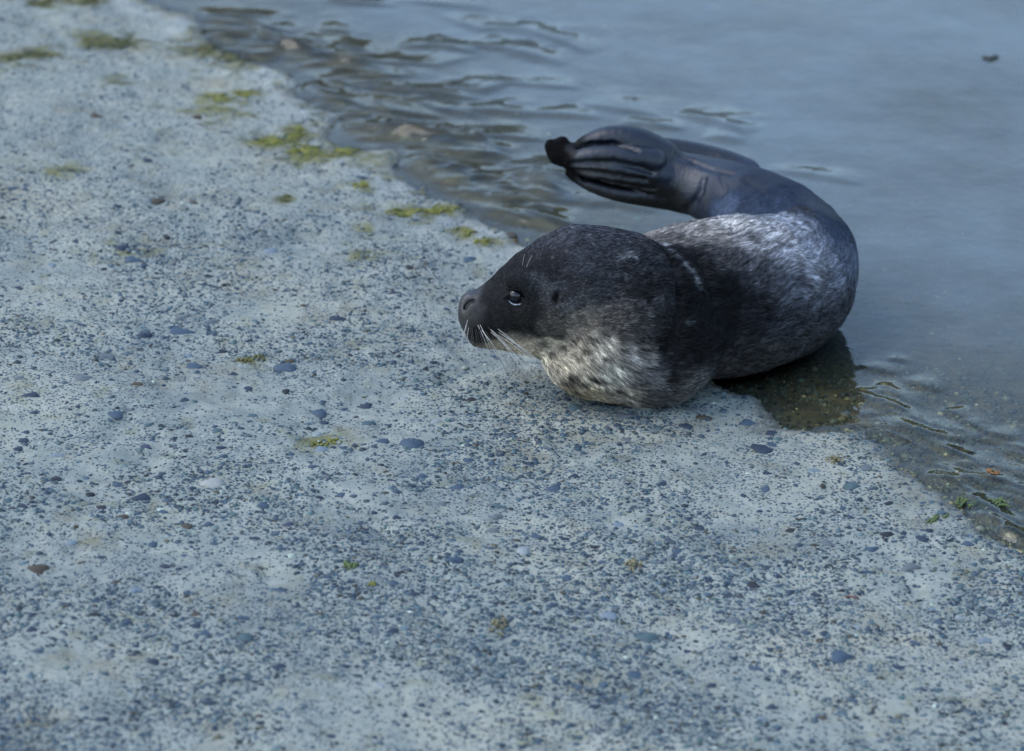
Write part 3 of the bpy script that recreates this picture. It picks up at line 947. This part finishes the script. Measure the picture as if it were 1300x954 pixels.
MARKS = [(786, 326, 7, .25), (797, 323, 8, .30), (806, 328, 6, .25), (836, 327, 5, .2), (874, 344, 6, .4), (881, 353, 6, .42), (866, 335, 5, .4), (858, 326, 5, .36), (850, 318, 5, .34), (842, 311, 5, .34), (885, 362, 5, .34),
         (838, 382, 5, .18), (844, 390, 4, .16), (805, 383, 4, .16), (813, 388, 4, .16), (872, 409, 5, .2), (976, 382, 5, .18), (960, 333, 7, .35), (972, 327, 7, .34),
         (950, 340, 6, .33), (985, 318, 6, .32), (712, 386, 5, .22), (718, 392, 6, .16), (676, 352, 9, .075), (690, 358, 9, .07), (1040, 350, 5, .25), (1052, 338, 5, .25),
         (1020, 400, 5, .14), (1042, 392, 4, .16), (908, 388, 4, .06), (770, 375, 4, .07), (995, 440, 5, .12), (1050, 372, 4, .2), (862, 275, 9, .42), (852, 283, 6, .36), (945, 300, 5, .5), (930, 312, 4, .5), (965, 318, 5, .5), (990, 335, 5, .45), (1010, 318, 5, .5), (1000, 300, 4, .5),
         (1025, 335, 4, .4), (1015, 352, 4, .35), (975, 345, 4, .4), (1035, 368, 4, .3), (985, 372, 3, .2), (1060, 345, 4, .3), (905, 290, 5, .45), (745, 300, 4, .15), (720, 320, 4, .13),
         (760, 345, 4, .13), (700, 330, 4, .12), (790, 350, 4, .12), (740, 360, 4, .1), (812, 345, 4, .14), (825, 400, 4, .16)]
SPOTS = [(735, 428, 6), (752, 430, 5), (727, 432, 7), (715, 443, 5), (745, 443, 5), (765, 425, 6), (790, 430, 5), (772, 455, 4), (700, 450, 4), (728, 480, 9), (722, 487, 7),
         (754, 481, 6), (783, 497, 4), (808, 487, 5), (810, 470, 4), (795, 465, 4), (741, 487, 5), (736, 455, 4), (818, 445, 6), (690, 437, 5), (708, 428, 6), (795, 445, 4),
         (730, 497, 5), (765, 470, 3), (1003, 270, 7), (1013, 266, 6), (1024, 268, 7), (1032, 275, 5), (845, 480, 6), (860, 480, 6)]
MP = [(hit_field(u, v), r * MM * .75, a) for u, v, r, a in MARKS]
SP = [(hit_field(u, v), r * MM * 1.15) for u, v, r in SPOTS]

def full_coat(p):
    c, L = coat(p)
    wob = np.stack([vn3(p * 160), vn3(p * 160 + 11), vn3(p * 160 + 23)], 1) * .004
    q = p + wob
    for a, r, amt in MP:
        if a is None: continue
        w = np.exp(-(((q - a) ** 2).sum(1)) / r ** 2) * .8
        w = w * np.clip(.55 + .9 * vn3(p * 420 + 3), 0, 1)
        c = c * (1 - w[:, None]) + w[:, None] * np.array([amt, amt, amt * 1.03])
    for a, r in SP:
        if a is None: continue
        w = np.exp(-(((q - a) / np.array([1.35, 1.2, .8])) ** 2).sum(1) / r ** 2) * .95
        c = c * (1 - w[:, None]) + w[:, None] * np.array([.022, .019, .017])
    for a, e in ((EAR_P, (.0042, .008, .0095)), (EAR_P + np.array([-.001, 0, .003]), (.004, .008, .008))):
        w = np.exp(-((((p - a) / np.array(e)) ** 2).sum(1)) ** 2)
        c = c * (1 - w[:, None]) + w[:, None] * .003
    for a, b in zip(NOSTRIL[:-1], NOSTRIL[1:]):
        w = np.exp(-((((p - (a + b) / 2)) ** 2).sum(1) / .0036 ** 2) ** 2)
        c = c * (1 - w[:, None]) + w[:, None] * .002
    # natural mottling, stronger where the hair is long
    m = vn3(p * 90 + 5) * .55 + vn3(p * 210 + 9) * .45
    c = c * np.exp(m * np.clip(L / .008, .4, 1) * .8)[:, None]
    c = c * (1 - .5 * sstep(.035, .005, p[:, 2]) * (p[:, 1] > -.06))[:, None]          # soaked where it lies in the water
    return c, L

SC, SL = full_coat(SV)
# wrinkles and slack skin
wr = vn3(SV * np.array([60, 60, 40]) + 2) * .0012 + vn3(SV * 24 + 8) * .0025
furry = np.clip(SL / .0014, 0, 1)
SV = SV + SN * (wr * (.25 + .75 * furry))[:, None]
SN = vnormals(SV, SQ)

def mat_coat():
    k = NT('seal skin and coat')
    tc = k.n('ShaderNodeTexCoord').outputs['Object']
    c = k.n('ShaderNodeAttribute', attribute_name='coat').outputs['Color']
    fur = k.n('ShaderNodeAttribute', attribute_name='furry').outputs['Fac']
    nz = k.ramp(k.noise(420, 3, .6, tc), [(.3, .65), (.7, 1.3)])
    k.l(k.mix(1.0, c, nz, 'MULTIPLY'), k.b.inputs['Base Color'])
    k.l(k.math('ADD', .36, k.math('MULTIPLY', fur, .44)), k.b.inputs['Roughness'])
    k.l(k.math('SUBTRACT', .55, k.math('MULTIPLY', fur, .47)), k.b.inputs['Specular IOR Level'])
    bp = k.n('ShaderNodeBump', i_Strength=.6, i_Distance=.0014)
    k.l(k.math('ADD', k.noise(330, 3, .6, tc), k.math('MULTIPLY', k.noise(70, 4, .6, tc), 1.5)), bp.inputs['Height'])
    k.l(bp.outputs[0], k.b.inputs['Normal'])
    return k.m

sm = mesh_np('seal_pup', SV, SQ.ravel(), np.full(len(SQ), 4))
attr(sm, 'coat', SC, 'C')
attr(sm, 'furry', furry)
seal = tag(link('seal_pup', sm, mat_coat()), 'dark spotted harbour seal pup curled at the water edge with raised hind flippers', 'seal')

# fur
def mat_fur():
    k = NT('seal fur')
    c = k.n('ShaderNodeAttribute', attribute_name='haircol').outputs['Color']
    k.l(c, k.b.inputs['Base Color'])
    k.b.inputs['Roughness'].default_value = .5
    k.b.inputs['Specular IOR Level'].default_value = .08
    return k.m

def make_fur(nh):
    g = np.random.default_rng(5)
    fn = np.cross(SV[SQ[:, 2]] - SV[SQ[:, 0]], SV[SQ[:, 3]] - SV[SQ[:, 1]])
    area = np.linalg.norm(fn, axis=1) * .5
    fl_ = SL[SQ].mean(1)
    w = area * (fl_ > .0004) * np.clip(.25 + fl_ / .005, 0, 1.0) * (SV[SQ[:, 0], 2] > -.002)
    fi = g.choice(len(SQ), nh, p=w / w.sum())
    a, b = g.random(nh), g.random(nh)
    q = SQ[fi]
    root = (SV[q[:, 0]] * ((1 - a) * (1 - b))[:, None] + SV[q[:, 1]] * (a * (1 - b))[:, None] + SV[q[:, 2]] * (a * b)[:, None] + SV[q[:, 3]] * ((1 - a) * b)[:, None])
    nor = SN[q].mean(1); nor /= np.linalg.norm(nor, axis=1, keepdims=True)
    c, L = full_coat(root)
    sp = np.vstack([spline([P(588, 395, HY), P(640, 392, HY), P(700, 385, HY), P(760, 385, HY), P(820, 400, -.07)], 4), spine_t[4:]])
    tg = np.gradient(sp, axis=0)
    wsum = np.zeros(nh); flow = np.zeros((nh, 3))
    for s_, t_ in zip(sp, tg):
        w_ = 1 / (((root - s_) ** 2).sum(1) + .02 ** 2) ** 2
        flow += w_[:, None] * (t_ / np.linalg.norm(t_))
    flow /= np.linalg.norm(flow, axis=1, keepdims=True)
    # gravity droop on the chest, whorls by noise
    flow += np.stack([vn3(root * 30 + 1), vn3(root * 30 + 7), vn3(root * 30 + 13)], 1) * .55
    chest = np.exp(-(((root - P(760, 470, -.15)) ** 2).sum(1)) / .06 ** 2)
    flow += chest[:, None] * np.array([.25, -.2, -.9])
    flow += g.normal(0, .16, (nh, 3))
    flow -= nor * (flow * nor).sum(1)[:, None]
    flow /= np.linalg.norm(flow, axis=1, keepdims=True) + 1e-9
    lift = g.uniform(.16, .42, nh)
    L = L * g.uniform(.65, 1.2, nh)
    # damp hair gathers in small locks
    CS = .0032
    cell = np.floor(root / CS + vn3(root * 120)[:, None] * .8).astype(int)
    h = (cell[:, 0] * 73856093 ^ cell[:, 1] * 19349663 ^ cell[:, 2] * 83492791) & 0xffff
    hr = np.random.default_rng(9).random(65536)
    cl = (cell + .5) * CS
    pts = np.zeros((nh, 4, 3), np.float32)
    for j, t in enumerate((0, .34, .68, 1.0)):
        base = root + (flow * (t) [..., None] if False else flow * t) * L[:, None] + nor * (lift * L * (t - .55 * t * t))[:, None]
        pull = (cl - root); pull -= nor * (pull * nor).sum(1)[:, None]; pull -= flow * (pull * flow).sum(1)[:, None]
        base = base + pull * (.5 * t * np.clip(L / .006, 0, 1))[:, None]
        pts[:, j] = base
    streak = sum(vn3((root + flow * (j * .0028)) * 330 + 4) for j in range(-3, 4)) / 7 * 2.2
    lum = np.exp((hr[h] - .5) * (1.1 + 1.9 * np.clip(1 - c.mean(1) / .1, 0, 1)) + g.normal(0, .35, nh)) * 1.05 * np.exp(streak * .8 * np.clip(L / .006, .35, 1))
    tip = (g.random(nh) < .3) * (L > .002) * np.clip(1 - c.mean(1) / .12, 0, 1)      # silver-tipped guard hairs
    hc = c * np.clip(lum, .2, 3.2)[:, None]
    hc = hc * (1 - .5 * tip[:, None]) + .5 * tip[:, None] * np.array([.11, .115, .135]) * (c.mean(1) / .03).clip(.25, 1.2)[:, None]
    cu = bpy.data.hair_curves.new('fur')
    cu.add_curves([4] * nh)
    cu.attributes['position'].data.foreach_set('vector', pts.ravel())
    ra = cu.attributes.get('radius') or cu.attributes.new('radius', 'FLOAT', 'POINT')
    rad = np.tile(np.array([.00026, .00024, .00017, .00004], np.float32), nh)
    ra.data.foreach_set('value', rad)
    ca = cu.attributes.new('haircol', 'FLOAT_COLOR', 'CURVE')
    ca.data.foreach_set('color', np.concatenate([hc, np.ones((nh, 1))], 1).astype(np.float32).ravel())
    cu.materials.append(mat_fur())
    o = bpy.data.objects.new('fur', cu)
    col.objects.link(o)
    o.parent = seal
    o['kind'] = 'stuff'
    return o
make_fur(190000)

MOUTH = [hit_field(u, v) for u, v in ((600, 430), (612, 434), (632, 435), (655, 438), (674, 435))]
# tubes for whiskers, strands and twigs
def tube(pts, rads, sides=6):
    pts = np.asarray(pts, float)
    V, Fc = [], []
    up = np.array([.13, .31, .94])
    for i, p in enumerate(pts):
        t = pts[min(i + 1, len(pts) - 1)] - pts[max(i - 1, 0)]
        t = t / (np.linalg.norm(t) + 1e-9)
        a = np.cross(t, up); a /= np.linalg.norm(a) + 1e-9
        b = np.cross(t, a)
        for s in range(sides):
            an = 2 * math.pi * s / sides
            V.append(p + (a * math.cos(an) + b * math.sin(an)) * rads[i])
    for i in range(len(pts) - 1):
        for s in range(sides):
            q = i * sides + s; r = i * sides + (s + 1) % sides
            Fc.append((q, r, r + sides, q + sides))
    Fc.append(tuple(range(sides))[::-1])
    Fc.append(tuple(range((len(pts) - 1) * sides, len(pts) * sides)))
    return V, Fc

def build(name, parts, mat, parent=None, smooth=True):
    V, FL, LT = [], [], []
    for v, f in parts:
        o = len(V)
        V += list(v)
        for q in f:
            FL += [x + o for x in q]; LT.append(len(q))
    me = mesh_np(name, np.array(V), np.array(FL), np.array(LT), smooth)
    return link(name, me, mat, parent)

def plain(name, c, rough=.6, spec=.4, var=.25, scale=120):
    k = NT(name)
    tc = k.n('ShaderNodeTexCoord').outputs['Object']
    nz = k.ramp(k.noise(scale, 4, .6, tc), [(.3, 1 - var), (.7, 1 + var)])
    k.l(k.mix(1.0, c, nz, 'MULTIPLY'), k.b.inputs['Base Color'])
    k.b.inputs['Roughness'].default_value = rough
    k.b.inputs['Specular IOR Level'].default_value = spec
    return k.m

M_EYE = plain('eye', (.005, .006, .009), .12, .5, .1)
M_LID = plain('eyelid with painted glint', (.15, .19, .235), .25, .6, .35, 500)
M_WHITE = plain('pale whisker', (.52, .50, .46), .35, .5, .1)
M_DARKW = plain('dark whisker', (.06, .05, .045), .35, .5, .1)

def sphere(c, r, nu=20, nv=12, sc_=(1, 1, 1)):
    V = [(c[0], c[1], c[2] + r * sc_[2])]
    for i in range(1, nv):
        th = math.pi * i / nv
        for j in range(nu):
            a = 2 * math.pi * j / nu
            V.append((c[0] + r * sc_[0] * math.sin(th) * math.cos(a), c[1] + r * sc_[1] * math.sin(th) * math.sin(a), c[2] + r * sc_[2] * math.cos(th)))
    V.append((c[0], c[1], c[2] - r * sc_[2]))
    Fc = [(0, 1 + j, 1 + (j + 1) % nu) for j in range(nu)]
    for i in range(nv - 2):
        for j in range(nu):
            a, b = 1 + i * nu + j, 1 + i * nu + (j + 1) % nu
            Fc.append((a, a + nu, b + nu, b))
    L = len(V) - 1
    Fc += [(L, 1 + (nv - 2) * nu + (j + 1) % nu, 1 + (nv - 2) * nu + j) for j in range(nu)]
    return V, Fc

eye = build('eye', [sphere(EYE_P + np.array([.0005, .0075, -.0004]), .0105)], M_EYE, seal)
def on_eye(u, v, push=.0):
    p = hit_field(u, v)
    q = P(u, v, p[1])
    d = (CAM - q); d /= np.linalg.norm(d)
    return q + d * push
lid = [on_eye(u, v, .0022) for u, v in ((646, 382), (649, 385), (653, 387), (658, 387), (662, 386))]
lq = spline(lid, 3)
build('lower_eyelid_glint', [tube(lq, (.0002 + .0010 * np.sin(np.linspace(.1, 3.0, len(lq)))) * (1 + .4 * np.sin(np.arange(len(lq)) * 2.1)), 8)], M_LID, eye)  # lower lid, with the blue-white glint of the eye put into its colour
lid = [on_eye(u, v, .0018) for u, v in ((639, 379), (645, 374), (653, 373), (662, 378), (671, 386))]
lq = spline(lid, 3)
build('upper_eyelid', [tube(lq, .0010 + .0030 * np.sin(np.linspace(.1, 3.0, len(lq))), 8)], plain('dark eyelid', (.009, .009, .010), .7, .1), eye)
# the eye of the far cheek
mir = EYE_P.copy(); mir[1] = 2 * (HY - .004) - EYE_P[1] - .006
build('eye', [sphere(mir, .0105)], M_EYE, seal)

M_SLIT = plain('dark wet slit', (.003, .003, .003), .5, .2)
build('nostril', [tube(spline([p + np.array([.0005, -.0004, 0]) for p in NOSTRIL], 4), .0004 + .0016 * np.sin(np.linspace(.2, 2.95, 13)), 7)], M_SLIT, seal)
MOUTH = [p for p in MOUTH if p is not None]
build('mouth_line', [tube(spline(MOUTH, 4), np.full(len(spline(MOUTH, 4)), .0011), 6)], M_SLIT, seal)
g = np.random.default_rng(31)
WH = []
for i in range(26):
    a = i / 25
    u, v = 600 + 40 * a + g.normal(0, 2.5), 416 + 9 * a + g.normal(0, 4)
    L = g.uniform(.8, 1.5) * (1 if a > .25 else .6)
    du, dv = (10 + 58 * a) * L + g.normal(0, 4), (44 + 6 * (1 - a)) * L
    WH.append((u, v, du, dv, 0))
for i in range(7):
    u, v = 593 + g.normal(0, 2), 412 + g.normal(0, 5)
    WH.append((u, v, g.uniform(-7, 3), g.uniform(16, 30), 0))
for u, v, du, dv in ((665, 340, 10, -14), (668, 341, 8, -17), (671, 341, 9, -12), (663, 339, 3, -16)):
    WH.append((u, v, du, dv, 1))
for i, (u, v, du, dv, kind) in enumerate(WH):
    p = hit_field(u, v)
    if p is None:
        continue
    out = .022 if kind == 0 else .006
    q1 = P(u + du * .45, v + dv * (.38 if kind == 0 else .55), p[1] - out)
    q2 = P(u + du, v + dv, p[1] - out * 1.3)
    pts = spline([p + np.array([0, .002, 0]), q1, q2], 4)
    zmin = lookup(HG, pts[:, 0], pts[:, 1]) + .002
    pts[:, 2] = np.maximum(pts[:, 2], zmin)
    build('whisker', [tube(pts, np.linspace(.00036 if kind == 0 else .0003, .0001, len(pts)), 5)], M_WHITE if g.random() < .55 else M_DARKW, seal)
for u, v, du, dv in ((668, 312, 16, -18), (672, 308, 20, -14), (680, 301, 18, -9)):        # brow bristles of the far side, seen over the crown
    b0 = P(u, v, HY); b1 = P(u + du * .35, v + dv * .7, HY); b2 = P(u + du, v + dv, HY)
    build('whisker', [tube(spline([b0, b1, b2], 4), np.linspace(.0003, .0001, 9), 5)], M_DARKW, seal)

# ------------------------------------------------------------------ algae, weed and scraps
M_ALG = [plain('yellow green algae', (.17, .165, .025), .55, .4, .45, 60), plain('olive algae', (.085, .08, .018), .5, .4, .45, 60),
         plain('fresh green weed', (.075, .105, .022), .45, .5, .35, 60), plain('straw weed', (.22, .19, .10), .6, .3, .35, 60)]

def algae(name, rects, n, mat, label, cat, group=None, lift=.002, wid=.0016, longp=.5, water_=False):
    """a mat of thin matted strands lying on the concrete"""
    parts = []
    gg = np.random.default_rng(abs(hash(label)) % 1000 if False else len(label) * 37 + int(rects[0][0]))
    for _ in range(n):
        u0, v0, u1, v1 = rects[gg.integers(len(rects))]
        cu, cv = (u0 + u1) / 2, (v0 + v1) / 2
        r, a = abs(gg.normal(0, .55)), gg.uniform(0, 6.28)
        sk = .35 * (u1 - u0) * math.sin(a) * 0
        u, v = cu + r * math.cos(a) * (u1 - u0) / 2, cv + r * math.sin(a) * (v1 - v0) / 2
        L = (u1 - u0) * longp * gg.uniform(.12, .8) * .5
        sl = gg.normal(-.1, .3)
        pts = []
        bend = gg.normal(0, 2.5)
        for t in np.linspace(-1, 1, 6):
            p = ground_hit(u + t * L, v + t * L * sl + bend * t * t)
            z = max(p[2], .0035 if water_ else p[2])
            pts.append((p[0], p[1], z + lift * (.25 + .75 * gg.random()) * (1 - .6 * t * t)))
        w = wid * gg.uniform(.6, 1.4)
        parts.append(tube(spline(pts, 2), w * np.sin(np.linspace(.25, 2.9, 11)), 5))
    return tag(build(name, parts, mat), label, cat, group)

algae('algae_patch', [(104, 47, 176, 62)], 62, M_ALG[1], 'olive algae streak on bare concrete well away from the water', 'algae', wid=.0013, lift=.002)
algae('algae_patch', [(238, 57, 292, 70), (268, 64, 326, 82)], 81, M_ALG[1], 'olive algae mat on the concrete edge running into rippled water', 'algae', wid=.0013, lift=.002)
algae('algae_patch', [(256, 120, 300, 131), (292, 114, 328, 124)], 59, M_ALG[0], 'slanting yellow algae streak inland of the jagged water edge', 'algae', wid=.0013, lift=.002)
algae('algae_patch', [(322, 172, 372, 188), (358, 162, 394, 180), (360, 186, 420, 204), (410, 186, 466, 198)], 162, M_ALG[0],
      'largest yellow green algae mat beside the notch in the water edge', 'algae', wid=.0013, lift=.002)
algae('algae_patch', [(-5, 66, 36, 80), (24, 66, 70, 74)], 54, M_ALG[1], 'long thin olive algae stain on the dry far concrete', 'algae', wid=.0013, lift=.002)
algae('algae_patch', [(30, 0, 80, 8), (96, -2, 134, 7)], 54, M_ALG[1], 'two part olive algae stain highest on the far concrete', 'algae', wid=.0013, lift=.002)
algae('algae_strand', [(488, 263, 540, 279), (530, 262, 594, 272)], 62, M_ALG[0], 'yellow green weed strand pointing at the water behind the seal head', 'algae', wid=.0013, lift=.002)
algae('algae_tuft', [(447, 231, 472, 241)], 18, M_ALG[0], 'small yellow algae tuft inland of the weed strand', 'algae', wid=.0022)
algae('algae_tuft', [(352, 247, 370, 257)], 14, M_ALG[1], 'tiny olive algae tuft alone on smooth pale concrete', 'algae', wid=.002)
algae('algae_tuft', [(580, 290, 612, 300), (604, 303, 630, 311)], 26, M_ALG[0], 'yellow algae scraps by a brown pebble in front of the seal brow', 'algae', wid=.002)
algae('algae_strand', [(298, 452, 326, 463), (318, 449, 342, 457)], 22, M_ALG[1], 'curved olive algae strand between two long blue pebbles', 'algae', wid=.0018)
algae('algae_strand', [(392, 560, 418, 568), (410, 556, 436, 565)], 16, M_ALG[0], 'yellow algae strand between two pale round pebbles', 'algae', wid=.0015)
algae('weed_strand', [(1203, 634, 1240, 648), (1226, 645, 1280, 653), (1250, 642, 1278, 650)], 30, M_ALG[2], 'bright green weed strand curving along the shallow near shore', 'weed', wid=.0017, water_=True)
algae('weed_scrap', [(1172, 656, 1195, 665)], 14, M_ALG[2], 'green weed scrap on dry concrete beside the green strand', 'weed', wid=.0018)
algae('dry_tuft', [(1050, 580, 1070, 590)], 14, M_ALG[3], 'straw coloured tuft on concrete near the gravelly shore', 'weed', wid=.0012, lift=.006)
algae('weed_scrap', [(429, 715, 455, 723)], 12, M_ALG[2], 'folded green leaf scrap on open concrete', 'weed', wid=.0022)
algae('dry_tuft', [(790, 710, 815, 727)], 14, M_ALG[3], 'dry straw tuft on concrete below the seal chest', 'weed', wid=.001, lift=.007)
algae('dry_tuft', [(618, 787, 646, 804)], 18, M_ALG[3], 'wide spiky dry tuft on the lower concrete', 'weed', wid=.0011, lift=.008)
algae('weed_scrap', [(465, 738, 480, 746)], 8, M_ALG[0], 'tiny yellow weed scrap beside the folded green leaf', 'weed', wid=.0014)
algae('leaf_litter', [(1247, 605, 1262, 612), (1258, 608, 1274, 616)], 16, plain('orange weed', (.22, .10, .035), .5, .4, .4), 'orange brown weed scraps in the shallow rippled water', 'weed', wid=.0017, water_=True, lift=.004)
p0, p1 = ground_hit(1072, 757, .0015), ground_hit(1091, 760, .0015)
tag(build('twig', [tube(spline([p0, (p0 + p1) / 2 + np.array([0, 0, .0012]), p1], 4), [.0005, .0008, .0009, .0009, .0009, .0009, .0008, .0007, .0004], 6)],
          plain('red twig', (.17, .06, .035), .6)), 'thin red orange twig lying on the concrete', 'twig')
# floating scrap, far out on the calm water
c0 = flat(1257, 73, .002)
parts = []
for k_, (dx, dy, s) in enumerate(((-.008, .0, .0055), (.009, .003, .006), (.0, -.006, .006))):
    parts.append(sphere(c0 + np.array([dx, dy, 0]), s, 10, 6, (1.2, 1, .55)))
parts.append(tube(spline([c0 + np.array([-.011, 0, 0]), c0 + np.array([0, -.008, .001]), c0 + np.array([.012, .003, 0])], 4), [.0025] * 9, 6))
tag(build('floating_debris', parts, plain('soaked debris', (.03, .032, .028), .5)), 'small dark scrap floating far out on the calm water', 'debris')
